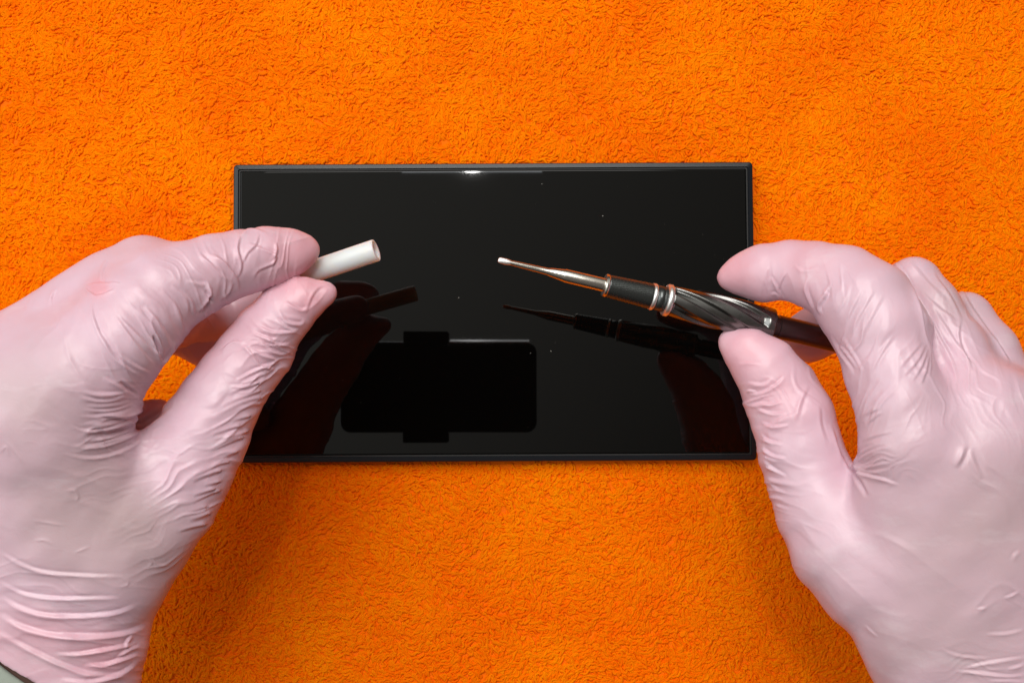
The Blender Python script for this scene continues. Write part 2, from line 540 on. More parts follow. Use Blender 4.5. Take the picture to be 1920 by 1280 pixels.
# ------------------------------------------------------------------ camera phone in its holder (seen only mirrored in the glass)
def build_phone():
    z0 = CAM_Z + 1.2
    x0, x1, y0, y1 = -138.0, 20.0, -28.0, 45.0
    cx, cy = (x0 + x1) / 2, (y0 + y1) / 2
    w, h = x1 - x0, y1 - y0
    root = empty("phone", (cx, cy, z0), "black phone filming from overhead, seen only as a dark reflection in the glass", "phone")
    root['_org'] = [cx, cy, z0]
    body = simple("phone_black", (0.006, 0.006, 0.007), 0.5, 0, .3)
    edge = simple("phone_edge", (0.25, 0.26, 0.30), 0.25, 1.0)

    def ring(ww, hh, r, z): return [(cx + x, cy + y, z) for x, y in rrect(ww, hh, r, 8)]
    V, Fc = stack_rings([ring(w - 2, h - 2, 8, z0), ring(w - 2, h - 2, 8, z0 + .4)])
    mesh_obj("back_cover", V, Fc, body, root, False)
    rg = []
    for k in range(9):
        a = math.radians(-80 + 160 * k / 8)
        rg.append(ring(w - 2 + 2 * math.cos(a), h - 2 + 2 * math.cos(a), 8.5, z0 + 4 + 3.6 * math.sin(a)))
    V, Fc = stack_rings(rg)
    mesh_obj("body", V, Fc, edge, root, True)
    # strip added on the far side, flared to mirror the lamp as a glint
    ya = y1 + .15
    V = [(-50, ya, z0 + .2), (14, ya, z0 + .2), (14, ya + 1.9, z0 + 7.4), (-50, ya + 1.9, z0 + 7.4),
         (-50, ya - 1.5, z0 + .2), (14, ya - 1.5, z0 + .2), (14, ya - 1.5, z0 + 7.4), (-50, ya - 1.5, z0 + 7.4)]
    mesh_obj("glint_strip", V, [(0, 1, 2, 3), (5, 4, 7, 6), (4, 5, 1, 0), (3, 2, 6, 7), (1, 5, 6, 2), (4, 0, 3, 7)], simple("polished_glint", (.55, .57, .62), .25, 1.0), root, False)
    # lens barrel around the viewpoint
    V = []; Fc = []
    n = 32
    for r, z in ((5.5, z0 - .2), (7.5, z0 - .2), (7.8, z0 + .1), (5.2, z0 + .1)):
        for k in range(n): V.append((r * math.cos(2 * math.pi * k / n), r * math.sin(2 * math.pi * k / n), z))
    for q in range(3):
        for k in range(n): Fc.append((q * n + k, q * n + (k + 1) % n, (q + 1) * n + (k + 1) % n, (q + 1) * n + k))
    mesh_obj("lens_ring", V, Fc, body, root)
    # clamp of the holder
    hx0, hx1 = -87.0, -51.0
    root2 = empty("phone_holder", ((hx0 + hx1) / 2, cy, z0 + 10), "black clamp gripping the overhead phone, seen only as a reflection in the glass", "phone holder")
    root2['_org'] = [(hx0 + hx1) / 2, cy, z0 + 10]

    def box(xa, xb, ya, yb, za, zb, e=.8):
        ccx, ccy = (xa + xb) / 2, (ya + yb) / 2
        f = lambda ww, hh, z: [(ccx + x, ccy + y, z) for x, y in rrect(ww, hh, 1.2, 3)]
        return stack_rings([f(xb - xa - e, yb - ya - e, za), f(xb - xa, yb - ya, za + e / 2), f(xb - xa, yb - ya, zb - e / 2), f(xb - xa - e, yb - ya - e, zb)])
    for ya, yb in ((y1 + .1, y1 + 8), (y0 - 8, y0 - .1)):
        V, Fc = box(hx0, hx1, ya, yb, z0 - 1.0, z0 + 14); mesh_obj("jaw", V, Fc, body, root2, False)
    for ya, yb in ((y1 - 3, y1 + 8), (y0 - 8, y0 + 3)):
        V, Fc = box(hx0, hx1, ya, yb, z0 - 3.2, z0 - 1.1); mesh_obj("jaw_lip", V, Fc, body, root2, False)
    V, Fc = box(hx0 + 2, hx1 - 2, y0 - 8, y1 + 8, z0 + 14.1, z0 + 20); mesh_obj("bridge", V, Fc, body, root2, False)
    V, Fc = lathe(np.array([(hx0 + hx1) / 2, cy + .01, z0 + 20.0]), np.array([(hx0 + hx1) / 2 + .1, cy, z0 + 50.0]), [(0, 6), (4, 9), (12, 9), (16, 7), (30, 7)], 24)
    mesh_obj("ball_joint", V, Fc, body, root2)


build_phone()


# ------------------------------------------------------------------ hands: implicit surface
def smin(a, b, k):
    h = np.clip(0.5 + 0.5 * (b - a) / k, 0, 1)
    return b + (a - b) * h - k * h * (1 - h)


class Field:
    def __init__(self, lo, hi, S):
        self.lo = np.array(lo, float); self.S = S
        self.n = np.ceil((np.array(hi) - self.lo) / S).astype(int) + 1
        self.ax = [self.lo[i] + np.arange(self.n[i]) * S for i in range(3)]

    def chain(self, pts, flat=0.9, k=3.0, pad=30.0):
        """pts: (px, py, z, r_px[, flat]) ; returns a full-size array"""
        D = np.full(self.n, 60.0, np.float32)
        Q = []
        for p in pts:
            c = P(p[0], p[1], p[2])
            Q.append((c, px2mm(p[3], p[2]), p[4] if len(p) > 4 else flat))
        segs = list(zip(Q[:-1], Q[1:])) if len(Q) > 1 else [(Q[0], Q[0])]
        for (a, ra, fa), (b, rb, fb) in segs:
            rm = max(ra, rb) + pad
            lo = np.minimum(a, b) - rm; hi = np.maximum(a, b) + rm
            i0 = np.clip(((lo - self.lo) / self.S).astype(int), 0, self.n - 1)
            i1 = np.clip(((hi - self.lo) / self.S).astype(int) + 2, 1, self.n)
            if np.any(i1 <= i0): continue
            x = self.ax[0][i0[0]:i1[0], None, None].astype(np.float32)
            y = self.ax[1][None, i0[1]:i1[1], None].astype(np.float32)
            z = self.ax[2][None, None, i0[2]:i1[2]].astype(np.float32)
            ab = b - a; L2 = float(ab @ ab)
            if L2 > 1e-6:
                t = np.clip(((x - a[0]) * ab[0] + (y - a[1]) * ab[1] + (z - a[2]) * ab[2]) / L2, 0, 1)
            else:
                t = np.zeros(1, np.float32)
            fl = fa + t * (fb - fa)
            dx = x - a[0] - t * ab[0]; dy = y - a[1] - t * ab[1]; dz = (z - a[2] - t * ab[2]) / fl
            d = (np.sqrt(dx * dx + dy * dy + dz * dz) - (ra + t * (rb - ra))) * (0.5 + 0.5 * fl)
            sl = tuple(slice(i0[i], i1[i]) for i in range(3))
            D[sl] = smin(D[sl], d.astype(np.float32), k)
        return D


def surface_nets(D, lo, S):
    n = D.shape
    ins = D < 0
    # cells
    cnt = np.zeros(tuple(k - 1 for k in n), np.int8)
    corners = [(i, j, k) for i in (0, 1) for j in (0, 1) for k in (0, 1)]

    def sub(A, c): return A[c[0]:n[0] - 1 + c[0], c[1]:n[1] - 1 + c[1], c[2]:n[2] - 1 + c[2]]
    for c in corners: cnt += sub(ins, c)
    act = (cnt > 0) & (cnt < 8)
    ci = np.argwhere(act)
    idmap = np.full(act.shape, -1, np.int64); idmap[act] = np.arange(len(ci))
    acc = np.zeros((len(ci), 3)); w = np.zeros(len(ci))
    for c in corners:
        for ax in range(3):
            if c[ax] == 1: continue
            c2 = list(c); c2[ax] = 1
            va = D[ci[:, 0] + c[0], ci[:, 1] + c[1], ci[:, 2] + c[2]]
            vb = D[ci[:, 0] + c2[0], ci[:, 1] + c2[1], ci[:, 2] + c2[2]]
            cr = (va < 0) != (vb < 0)
            t = np.where(cr, va / np.where(cr, va - vb, 1), 0)
            p = np.array(c, float)[None, :].repeat(len(ci), 0); p[:, ax] += t
            acc += p * cr[:, None]; w += cr
    V = (ci + acc / w[:, None]) * S + lo
    Fs = []
    for ax in range(3):
        a1, a2 = [(1, 2), (2, 0), (0, 1)][ax]
        s0 = [slice(0, n[i]) for i in range(3)]; s1 = [slice(0, n[i]) for i in range(3)]
        s0[ax] = slice(0, n[ax] - 1); s1[ax] = slice(1, n[ax])
        A = ins[tuple(s0)]; B = ins[tuple(s1)]
        e = np.argwhere(A != B)
        ok = (e[:, a1] > 0) & (e[:, a2] > 0) & (e[:, a1] < n[a1] - 1) & (e[:, a2] < n[a2] - 1)
        e = e[ok]
        flip = ins[e[:, 0], e[:, 1], e[:, 2]]
        q = []
        for o1, o2 in ((-1, -1), (0, -1), (0, 0), (-1, 0)):
            c = e.copy(); c[:, a1] += o1; c[:, a2] += o2
            q.append(idmap[c[:, 0], c[:, 1], c[:, 2]])
        q = np.stack(q, 1)
        q[~flip] = q[~flip][:, ::-1]
        Fs.append(q)
    return V, np.concatenate(Fs)


def vnormals(V, Fq):
    a = V[Fq[:, 2]] - V[Fq[:, 0]]; b = V[Fq[:, 3]] - V[Fq[:, 1]]
    fn = np.cross(a, b)
    N = np.zeros_like(V)
    for k in range(4):
        for c in range(3):
            N[:, c] += np.bincount(Fq[:, k], fn[:, c], len(V))
    N /= np.linalg.norm(N, axis=1)[:, None] + 1e-12
    return N


def edges_of(Fq):
    E = np.concatenate([Fq[:, [0, 1]], Fq[:, [1, 2]], Fq[:, [2, 3]], Fq[:, [3, 0]]])
    E.sort(axis=1)
    return E


def laplace(V, Fq, it, lam=.5):
    E = np.unique(edges_of(Fq), axis=0)
    deg = np.bincount(E.ravel(), minlength=len(V)).astype(float)
    for _ in range(it):
        S = np.zeros_like(V)
        for c in range(3):
            S[:, c] = np.bincount(E[:, 0], V[E[:, 1], c], len(V)) + np.bincount(E[:, 1], V[E[:, 0], c], len(V))
        V = V + lam * (S / deg[:, None] - V)
    return V


def subdivide(V, Fq):
    """linear quad subdivision followed by light smoothing"""
    E = edges_of(Fq)
    U, inv = np.unique(E, axis=0, return_inverse=True)
    inv = inv.ravel()
    n, m = len(V), len(Fq)
    em = (V[U[:, 0]] + V[U[:, 1]]) / 2
    fm = V[Fq].mean(1)
    e = [n + inv[k * m:(k + 1) * m] for k in range(4)]
    f = n + len(U) + np.arange(m)
    Q = np.concatenate([np.stack([Fq[:, 0], e[0], f, e[3]], 1), np.stack([e[0], Fq[:, 1], e[1], f], 1),
                        np.stack([f, e[1], Fq[:, 2], e[2]], 1), np.stack([e[3], f, e[2], Fq[:, 3]], 1)])
    return np.concatenate([V, em, fm]), Q


def catmull(pts, n=8):
    p = [np.array(q, float) for q in pts]
    if len(p) == 2: return np.array([p[0] + (p[1] - p[0]) * t for t in np.linspace(0, 1, n)])
    p = [2 * p[0] - p[1]] + p + [2 * p[-1] - p[-2]]
    out = []
    for i in range(1, len(p) - 2):
        for t in np.linspace(0, 1, n, endpoint=False):
            a, b, c, d = p[i - 1], p[i], p[i + 1], p[i + 2]
            out.append(.5 * ((2 * b) + (c - a) * t + (2 * a - 5 * b + 4 * c - d) * t * t + (3 * b - a - 3 * c + d) * t ** 3))
    out.append(p[-2])
    return np.array(out)


def fold(V2, H, pts, amp, w, kind='fold', taper=True):
    """add one glove crease to the height H: pts in photograph pixels, w half width in px, amp in mm"""
    w = w * .8
    C = catmull(pts, 6)
    R = 3.2 * w
    m = (V2[:, 0] > C[:, 0].min() - R) & (V2[:, 0] < C[:, 0].max() + R) & (V2[:, 1] > C[:, 1].min() - R) & (V2[:, 1] < C[:, 1].max() + R)
    idx = np.nonzero(m)[0]
    if len(idx) == 0: return
    q = V2[idx]
    best = np.full(len(idx), 1e9); sg = np.zeros(len(idx)); tt = np.zeros(len(idx))
    seg = np.linalg.norm(np.diff(C, axis=0), axis=1); cum = np.concatenate([[0], np.cumsum(seg)]); tot = cum[-1]
    for i in range(len(C) - 1):
        a, b = C[i], C[i + 1]; ab = b - a; l2 = ab @ ab + 1e-9
        t = np.clip(((q - a) @ ab) / l2, 0, 1)
        d = q - a - t[:, None] * ab
        dd = np.hypot(d[:, 0], d[:, 1])
        s = np.sign(ab[0] * d[:, 1] - ab[1] * d[:, 0])
        u = dd < best
        best[u] = dd[u]; sg[u] = s[u]; tt[u] = (cum[i] + t[u] * seg[i]) / tot
    env = np.sin(np.pi * np.clip(tt, 0.0, 1)) ** .8 if taper is True else np.sin(np.pi * np.clip(tt, 0, 1)) ** 1.1 if taper == 'soft' else (np.clip(1 - tt, 0, 1) ** .7 if taper == 'end' else np.ones(len(idx)))
    s = best * sg / w
    if kind == 'fold':      # a soft ridge with a tight groove beside it
        r_ = np.sqrt((s - .5) ** 2 + .06)
        h = np.exp(-1.25 * r_) * 1.25 - np.exp(-np.sqrt((s + .75) ** 2 + .05) * 1.8) * .95
    elif kind == 'ridge':
        h = np.exp(-1.5 * np.sqrt(s * s + .05))
    else:                   # groove
        h = -np.exp(-(s / .7) ** 2) + .25 * np.exp(-((np.abs(s) - 1.5) / .7) ** 2)
    H[idx] += 1.1 * amp * env * h


_G = np.random.default_rng(99).standard_normal((256, 256))


def vsample(u, v):
    iu = np.floor(u).astype(int); iv = np.floor(v).astype(int); fu = u - iu; fv = v - iv
    fu = fu * fu * (3 - 2 * fu); fv = fv * fv * (3 - 2 * fv)
    g = lambda a, b: _G[a & 255, b & 255]
    return (g(iu, iv) * (1 - fu) + g(iu + 1, iv) * fu) * (1 - fv) + (g(iu, iv + 1) * (1 - fu) + g(iu + 1, iv + 1) * fu) * fv


def crinkle(V2, H, cx, cy, rx, ry, deg, lam, amp, seed=0, stretch=8.0):
    """a patch of fine meandering creases running along direction deg (image degrees), spacing lam px"""
    R = 1.7 * max(rx, ry)
    idx = np.nonzero((abs(V2[:, 0] - cx) < R) & (abs(V2[:, 1] - cy) < R))[0]
    if len(idx) == 0: return
    q = V2[idx] - [cx, cy]
    a = math.radians(deg); t = q[:, 0] * math.cos(a) + q[:, 1] * math.sin(a); s = -q[:, 0] * math.sin(a) + q[:, 1] * math.cos(a)
    env = np.exp(-(t / rx) ** 2 * 1.2 - (s / ry) ** 2 * 1.2) * np.clip(1.0 + .5 * vsample(q[:, 0] / 40 + seed, q[:, 1] / 40), .15, 1.6)
    w = 0.65 * lam * vsample(t / (lam * 3.2) + 7 * seed, s / (lam * 4) + seed)
    n = vsample((s + w) / lam + 31.7 * seed, t / (lam * stretch) + 11.3 * seed)
    h = 1 - np.minimum(1, np.abs(n) * 1.3)
    h = h ** 1.6 - .35
    H[idx] += amp * env * h


def bundle(A, B, n, rng, jit=.25, reach=(0.75, 1.0)):
    """n creases interpolated between polylines A and B"""
    A = np.array(A, float); B = np.array(B, float); out = []
    for k in range(n):
        f = (k + rng.uniform(-jit, jit)) / max(1, n - 1)
        L = A + (B - A) * f
        L = L + rng.normal(0, 1.5, L.shape)
        r = rng.uniform(*reach)
        Cc = catmull(L, 5); Cc = Cc[int(len(Cc) * rng.uniform(0, .3)):max(8, int(len(Cc) * r))]
        out.append([tuple(p) for p in Cc[::3]] + [tuple(Cc[-1])])
    return out


def glove_mat():
    m, t, b = new_mat("pink_latex")
    L = t.links.new
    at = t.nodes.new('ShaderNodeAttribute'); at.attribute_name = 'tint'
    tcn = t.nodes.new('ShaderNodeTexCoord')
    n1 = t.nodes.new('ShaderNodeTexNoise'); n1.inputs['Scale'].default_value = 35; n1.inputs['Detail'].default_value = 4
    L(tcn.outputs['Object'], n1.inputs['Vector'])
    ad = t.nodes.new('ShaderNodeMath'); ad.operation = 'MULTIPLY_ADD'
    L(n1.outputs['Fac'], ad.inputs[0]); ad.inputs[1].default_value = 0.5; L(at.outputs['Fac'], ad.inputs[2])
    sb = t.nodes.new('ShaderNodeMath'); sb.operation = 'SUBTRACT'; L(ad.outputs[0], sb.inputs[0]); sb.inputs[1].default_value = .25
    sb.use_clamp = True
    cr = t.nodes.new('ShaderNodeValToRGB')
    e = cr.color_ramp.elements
    e[0].position = 0; e[0].color = (0.54, 0.388, 0.408, 1)  # greyish low end, also used as painted shade on the palms
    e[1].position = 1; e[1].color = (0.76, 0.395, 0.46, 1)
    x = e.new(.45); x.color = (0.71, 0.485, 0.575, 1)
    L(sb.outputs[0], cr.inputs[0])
    # powder left in faint smears on the rubber
    mp = t.nodes.new('ShaderNodeMapping'); mp.inputs['Scale'].default_value = (40, 130, 90); mp.inputs['Rotation'].default_value = (0.2, 0.1, .5)
    n4 = t.nodes.new('ShaderNodeTexNoise'); n4.inputs['Scale'].default_value = 1; n4.inputs['Detail'].default_value = 6; n4.inputs['Roughness'].default_value = .65
    L(tcn.outputs['Object'], mp.inputs['Vector']); L(mp.outputs[0], n4.inputs['Vector'])
    pr = t.nodes.new('ShaderNodeMapRange'); pr.inputs['From Min'].default_value = .56; pr.inputs['From Max'].default_value = .74
    pr.inputs['To Max'].default_value = .30
    L(n4.outputs['Fac'], pr.inputs['Value'])
    mxp = t.nodes.new('ShaderNodeMix'); mxp.data_type = 'RGBA'; mxp.inputs['B'].default_value = (.80, .69, .73, 1)
    L(pr.outputs[0], mxp.inputs['Factor']); L(cr.outputs[0], mxp.inputs['A']); L(mxp.outputs['Result'], b.inputs['Base Color'])
    b.inputs['Subsurface Weight'].default_value = 0.2
    b.inputs['Subsurface Radius'].default_value = (1.0, .45, .4)
    b.inputs['Subsurface Scale'].default_value = 0.0022
    b.inputs['Specular IOR Level'].default_value = 0.6
    n2 = t.nodes.new('ShaderNodeTexNoise'); n2.inputs['Scale'].default_value = 240; n2.inputs['Detail'].default_value = 6; n2.inputs['Distortion'].default_value = .6
    n3 = t.nodes.new('ShaderNodeTexNoise'); n3.inputs['Scale'].default_value = 60; n3.inputs['Detail'].default_value = 3
    L(tcn.outputs['Object'], n2.inputs['Vector']); L(tcn.outputs['Object'], n3.inputs['Vector'])
    r = t.nodes.new('ShaderNodeMapRange'); r.inputs['To Min'].default_value = .27; r.inputs['To Max'].default_value = .50
    L(n3.outputs['Fac'], r.inputs['Value']); L(r.outputs[0], b.inputs['Roughness'])
    bp = t.nodes.new('ShaderNodeBump'); bp.inputs['Distance'].default_value = 0.0002; bp.inputs['Strength'].default_value = .6
    L(n2.outputs['Fac'], bp.inputs['Height']); L(bp.outputs[0], b.inputs['Normal'])
    return m


GLOVE = glove_mat()


def finish_hand(name, D, fld, parent, folds, tint_blobs, seed, crinks=()):
    for ax in range(3):
        for e_ in (0, 1, -1, -2):
            sl = [slice(None)] * 3; sl[ax] = e_; D[tuple(sl)] = np.maximum(D[tuple(sl)], .5)
    V, Fq = surface_nets(D, fld.lo, fld.S)
    used = np.unique(Fq); remap = np.full(len(V), -1); remap[used] = np.arange(len(used)); V = V[used]; Fq = remap[Fq]
    V = laplace(V, Fq, 3, .5)
    V, Fq = subdivide(V, Fq)
    V = laplace(V, Fq, 3, .5)
    N = vnormals(V, Fq)
    V2 = proj(V)
    view = np.array([0, 0, CAM_Z]) - V; view /= np.linalg.norm(view, axis=1)[:, None]
    fac = np.clip(((N * view).sum(1) + .4) / .4, 0, 1)
    H = np.zeros(len(V))
    for f in folds:
        fold(V2, H, *f)
    for c_ in crinks:
        crinkle(V2, H, *c_)
    # faint unevenness of stretched rubber
    rng = np.random.default_rng(seed)
    for s_, a_ in ((17.0, .22), (9.0, .07)):
        for _ in range(10):
            kx = rng.normal(0, 1, 3); kx *= 2 * np.pi / s_ / np.linalg.norm(kx) * rng.uniform(.6, 1.3)
            H += a_ * .35 * np.sin(V @ kx + rng.uniform(0, 6.28))
    V = V + N * (H * fac)[:, None]
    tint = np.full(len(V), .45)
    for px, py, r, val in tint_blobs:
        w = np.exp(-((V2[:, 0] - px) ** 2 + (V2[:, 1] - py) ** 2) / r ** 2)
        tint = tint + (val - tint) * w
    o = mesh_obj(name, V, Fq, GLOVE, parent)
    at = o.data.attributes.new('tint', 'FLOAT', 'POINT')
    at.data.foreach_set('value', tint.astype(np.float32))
    print(name, len(V), time.time() - T0)
    return o


def build_left():
    lo = P(-330, 1480, 40); hi = P(680, 380, 100)
    lo = np.array([lo[0], lo[1] - 0, 25.0]); hi = np.array([hi[0] + 6, hi[1] + 8, 165.0])
    # keep the grid to what a step to the side could see
    fld = Field(lo, hi, 0.76)
    index = fld.chain([(573, 467, 97, 27), (548, 472, 98, 43), (500, 480, 100, 54), (450, 493, 103, 60), (400, 507, 107, 66), (350, 527, 110, 74),
                       (300, 550, 113, 86), (255, 592, 116, 95), (210, 645, 119, 102), (150, 700, 120, 112), (95, 770, 116, 125, .85), (80, 880, 106, 140, .7)], .92, 2)
    middle = fld.chain([(269, 527, 104, 82), (211, 567, 106, 90), (166, 597, 107, 92), (132, 627, 108, 97), (103, 664, 109, 105), (69, 699, 110, 115), (0, 760, 110, 130)], .8, 3)
    mdist = fld.chain([(262, 540, 92, 70), (330, 590, 80, 58), (390, 590, 62, 46), (440, 590, 57, 40), (510, 560, 62, 37), (574, 524, 75, 33)], .95, 3)
    ring = fld.chain([(110, 640, 92, 80), (210, 600, 72, 60), (300, 606, 58, 50), (345, 620, 54, 45), (392, 655, 52, 38)], .95, 3)
    pinky = fld.chain([(120, 800, 90, 70), (220, 802, 86, 52), (292, 792, 84, 44)], .95, 3)
    thumb = fld.chain([(600, 553, 97, 26), (567, 563, 97, 43), (532, 590, 97, 54), (500, 626, 97, 60), (470, 667, 97, 64), (440, 712, 98, 68), (410, 760, 99, 76),
                       (378, 815, 100, 86), (345, 872, 101, 92), (308, 932, 102, 97), (262, 985, 103, 108), (206, 1045, 104, 118)], .88, 2)
    bulge = fld.chain([(522, 672, 95, 25), (500, 690, 95, 30)], .9, 2)
    palm = fld.chain([(60, 800, 116, 150, .62), (70, 900, 112, 180, .52), (85, 1010, 108, 185, .5), (88, 1120, 104, 172, .52), (85, 1200, 101, 163, .56), (62, 1300, 99, 166, .6), (30, 1420, 97, 170, .6)], .6, 8, 36)
    side = fld.chain([(-60, 760, 108, 140, .6), (-90, 900, 104, 160, .6), (-60, 1080, 102, 150, .55)], .6, 8, 36)
    knuck = fld.chain([(45, 765, 119, 95, .8)], .9, 4)
    palm = smin(palm, side, 14); palm = smin(palm, knuck, 20)
    im = smin(index, middle, 8); im = smin(im, palm, 12)
    tipb = fld.chain([(584, 449, 97, 13)], .9, 1); index = smin(index, tipb, 3)
    tipc = fld.chain([(616, 547, 97, 12)], .9, 1); thumb = smin(thumb, tipc, 3)
    th = smin(thumb, bulge, 4); th = smin(th, palm, 9)
    lowf = smin(smin(mdist, middle, 4), palm, 10)
    rg = smin(ring, palm, 10); pk = smin(pinky, palm, 10)
    X, Y, Z = np.meshgrid(*fld.ax, indexing='ij')
    e0 = P(0, 1217, 112); e1 = P(90, 1281, 112)
    dd = (e1 - e0)[:2]; dd /= np.linalg.norm(dd)
    nn = np.array([dd[1], -dd[0]])
    cutp = (((X - e0[0]) * nn[0] + (Y - e0[1]) * nn[1])).astype(np.float32)
    D = smin(im, th, .8); D = smin(D, lowf, 1.5); D = smin(D, rg, 1.5); D = smin(D, pk, 1.5)
    D = np.maximum(D, cutp)
    root = empty("gloved_hand", P(200, 800, 105), "hand in a pink rubber glove pinching the white tube, left side of the picture", "hand")
    root['_org'] = list(P(200, 800, 105))
    # creases
    rng = np.random.default_rng(11)
    A = lambda pts: [(x / 2.6667, 400 + y / 2.6667) for x, y in pts]
    B = lambda pts: [(x / 2.6667, 800 + y / 2.6667) for x, y in pts]
    fo = []
    def ad(pts, amp, w, kind='fold', taper=True): fo.append((pts, amp, w, kind, taper))
    # index tip and joint
    ad(A([(1175, 150), (1240, 80), (1340, 100)]), .5, 5)
    ad(A([(1205, 90), (1190, 180), (1210, 260), (1195, 330)]), .7, 5)
    ad(A([(1060, 200), (1130, 250), (1190, 330), (1200, 400)]), .8, 5)
    ad(A([(1240, 150), (1320, 180), (1380, 210), (1370, 250), (1330, 270), (1290, 290), (1270, 330)]), .6, 4.5)
    ad(A([(1380, 140), (1385, 200), (1350, 240)]), .5, 4)
    ad(A([(1400, 155), (1500, 130), (1590, 100)]), .3, 3.5, 'ridge')
    ad(A([(1300, 100), (1280, 160), (1240, 200), (1210, 260)]), .4, 4)
    ad(A([(1000, 200), (1060, 260), (1100, 300), (1160, 340)]), .45, 5)
    ad(A([(1170, 350), (1150, 400), (1100, 440)]), .6, 5)
    ad(A([(1040, 350), (1055, 400), (1030, 450), (990, 500)]), .9, 5)
    ad(A([(1030, 380), (1050, 430), (1070, 440)]), .8, 5, 'groove')
    for pts in ([(930, 330), (1000, 350), (1035, 350)], [(900, 380), (960, 440), (975, 520)], [(860, 360), (930, 430), (950, 520)],
                [(810, 380), (880, 460), (915, 560), (910, 620)], [(730, 460), (790, 540), (840, 610), (865, 670)],
                [(690, 470), (760, 560), (800, 640), (830, 740)], [(570, 500), (640, 600), (720, 700), (780, 760)],
                [(600, 520), (690, 610), (760, 680), (820, 720)], [(455, 430), (470, 520), (510, 620), (570, 700)],
                [(510, 600), (560, 700), (640, 770), (730, 820)], [(600, 700), (680, 760), (760, 800)]):
        ad(A(pts), .55, 5.5)
    ad(A([(750, 600), (780, 680), (815, 740), (860, 690), (865, 640)]), .9, 5)
    ad(A([(765, 610), (790, 670), (800, 700)]), .9, 4, 'groove')
    # patch near the knuckle
    ad(A([(425, 365), (470, 350), (520, 345), (560, 350)]), .4, 4); ad(A([(470, 410), (520, 400), (570, 375)]), .5, 4)
    ad(A([(545, 340), (600, 348)]), .35, 3); ad(A([(430, 370), (445, 390), (480, 412)]), .5, 4)
    ad(A([(540, 230), (515, 290), (505, 350)]), .4, 4)
    ad(A([(285, 380), (262, 420), (255, 460)]), .6, 4)
    # web fold bundle
    for L in bundle(A([(330, 850), (430, 900), (540, 910), (620, 900), (690, 880)]), A([(310, 1180), (420, 1210), (560, 1190), (680, 1130), (770, 1040)]), 11, rng, .45, (.85, 1.0)): ad(L, rng.uniform(.25, .7), rng.uniform(3.5, 6.5), 'fold', 'soft')
    ad(A([(690, 910), (720, 960), (700, 990), (620, 1020), (500, 1010)]), 1.1, 7)
    ad(A([(600, 840), (650, 880), (690, 905)]), .8, 5, 'groove'); ad(A([(520, 815), (590, 860), (640, 900)]), .5, 5)
    ad(A([(850, 940), (790, 990), (730, 1050), (640, 1090), (520, 1110)]), .8, 7)
    ad(A([(860, 940), (770, 1010), (690, 1060), (600, 1090), (440, 1115)]), 1.2, 9, 'groove')
    # thumb creases: joint
    for pts in ([(1200, 640), (1260, 700), (1310, 760), (1390, 770)], [(1220, 650), (1300, 700), (1380, 725), (1400, 740)],
                [(1290, 620), (1340, 670), (1400, 700), (1450, 690)], [(1330, 600), (1380, 650), (1450, 650)],
                [(1290, 560), (1360, 590), (1440, 590), (1490, 580)], [(1250, 580), (1330, 620), (1400, 630)],
                [(1400, 500), (1440, 540), (1500, 550), (1520, 530)], [(1380, 530), (1440, 570), (1490, 580)],
                [(1430, 440), (1500, 480), (1540, 470)], [(1200, 850), (1290, 810), (1370, 770)], [(1180, 830), (1280, 780), (1380, 740)],
                [(1100, 690), (1160, 640), (1220, 640)], [(1150, 860), (1250, 860), (1330, 810)]):
        ad(A(pts), .7, 5)
    ad(A([(1520, 500), (1590, 440), (1640, 380)]), .35, 5, 'ridge')
    ad(A([(1660, 360), (1600, 370), (1560, 420), (1530, 500)]), .35, 5)
    # thumb outer edge folds
    for L in bundle(A([(1350, 830), (1260, 860), (1180, 890), (1090, 940)]), B([(1020, 480), (960, 500), (900, 520), (860, 530)]), 17, rng, .3, (.5, 1.0)): ad(L, rng.uniform(.45, .85), rng.uniform(4.5, 7), 'fold', 'end')
    # cuff and wrist folds
    for pts, a_, w_ in (([(0, 625), (120, 690), (240, 725), (420, 740), (620, 742)], .6, 6), ([(0, 770), (100, 825), (220, 850), (420, 855), (600, 850)], .7, 6),
                        ([(0, 845), (100, 900), (220, 935), (400, 945), (560, 930), (680, 890)], .9, 7), ([(0, 930), (120, 1000), (260, 1035), (450, 1045), (620, 1030), (740, 990)], 1.2, 8),
                        ([(0, 1020), (150, 1110), (320, 1190), (460, 1235), (640, 1240)], 1.0, 7), ([(280, 1130), (400, 1130), (520, 1110), (680, 1080)], 1.0, 6),
                        ([(420, 1190), (520, 1185), (600, 1160), (690, 1130)], 1.0, 6), ([(300, 1260), (450, 1270), (600, 1230), (690, 1170)], .9, 7),
                        ([(620, 1100), (640, 1060), (660, 1040)], .6, 5), ([(580, 1150), (640, 1110), (700, 1090)], .6, 5)):
        ad(B(pts), a_, w_)
    # scuffs of folded rubber on the back of the hand
    for pts in ([(330, 320), (370, 315), (400, 345)], [(365, 310), (390, 350), (375, 370)], [(160, 465), (240, 480), (330, 495)], [(170, 570), (220, 565), (270, 585)],
                [(370, 630), (420, 610), (450, 600)], [(720, 540), (780, 570), (830, 610)], [(735, 660), (760, 680), (740, 700)], [(760, 640), (790, 690), (870, 690)],
                [(600, 740), (640, 780), (600, 800)], [(0, 130), (30, 100), (45, 150)], [(20, 60), (80, 130), (130, 190)]):
        ad(B(pts), .28, 3.2, 'ridge')
    tb = [(60, 760, 90, .12), (120, 1000, 160, .15), (240, 980, 120, -.05), (560, 470, 70, .95), (590, 550, 60, .95), (480, 640, 70, .7), (185, 540, 16, 1.3),  # pinker fingertips and cuff; low palm values also paint shade into the tint
          (60, 1200, 110, .75), (200, 1230, 60, .8), (330, 880, 60, .45), (430, 490, 60, .6)]
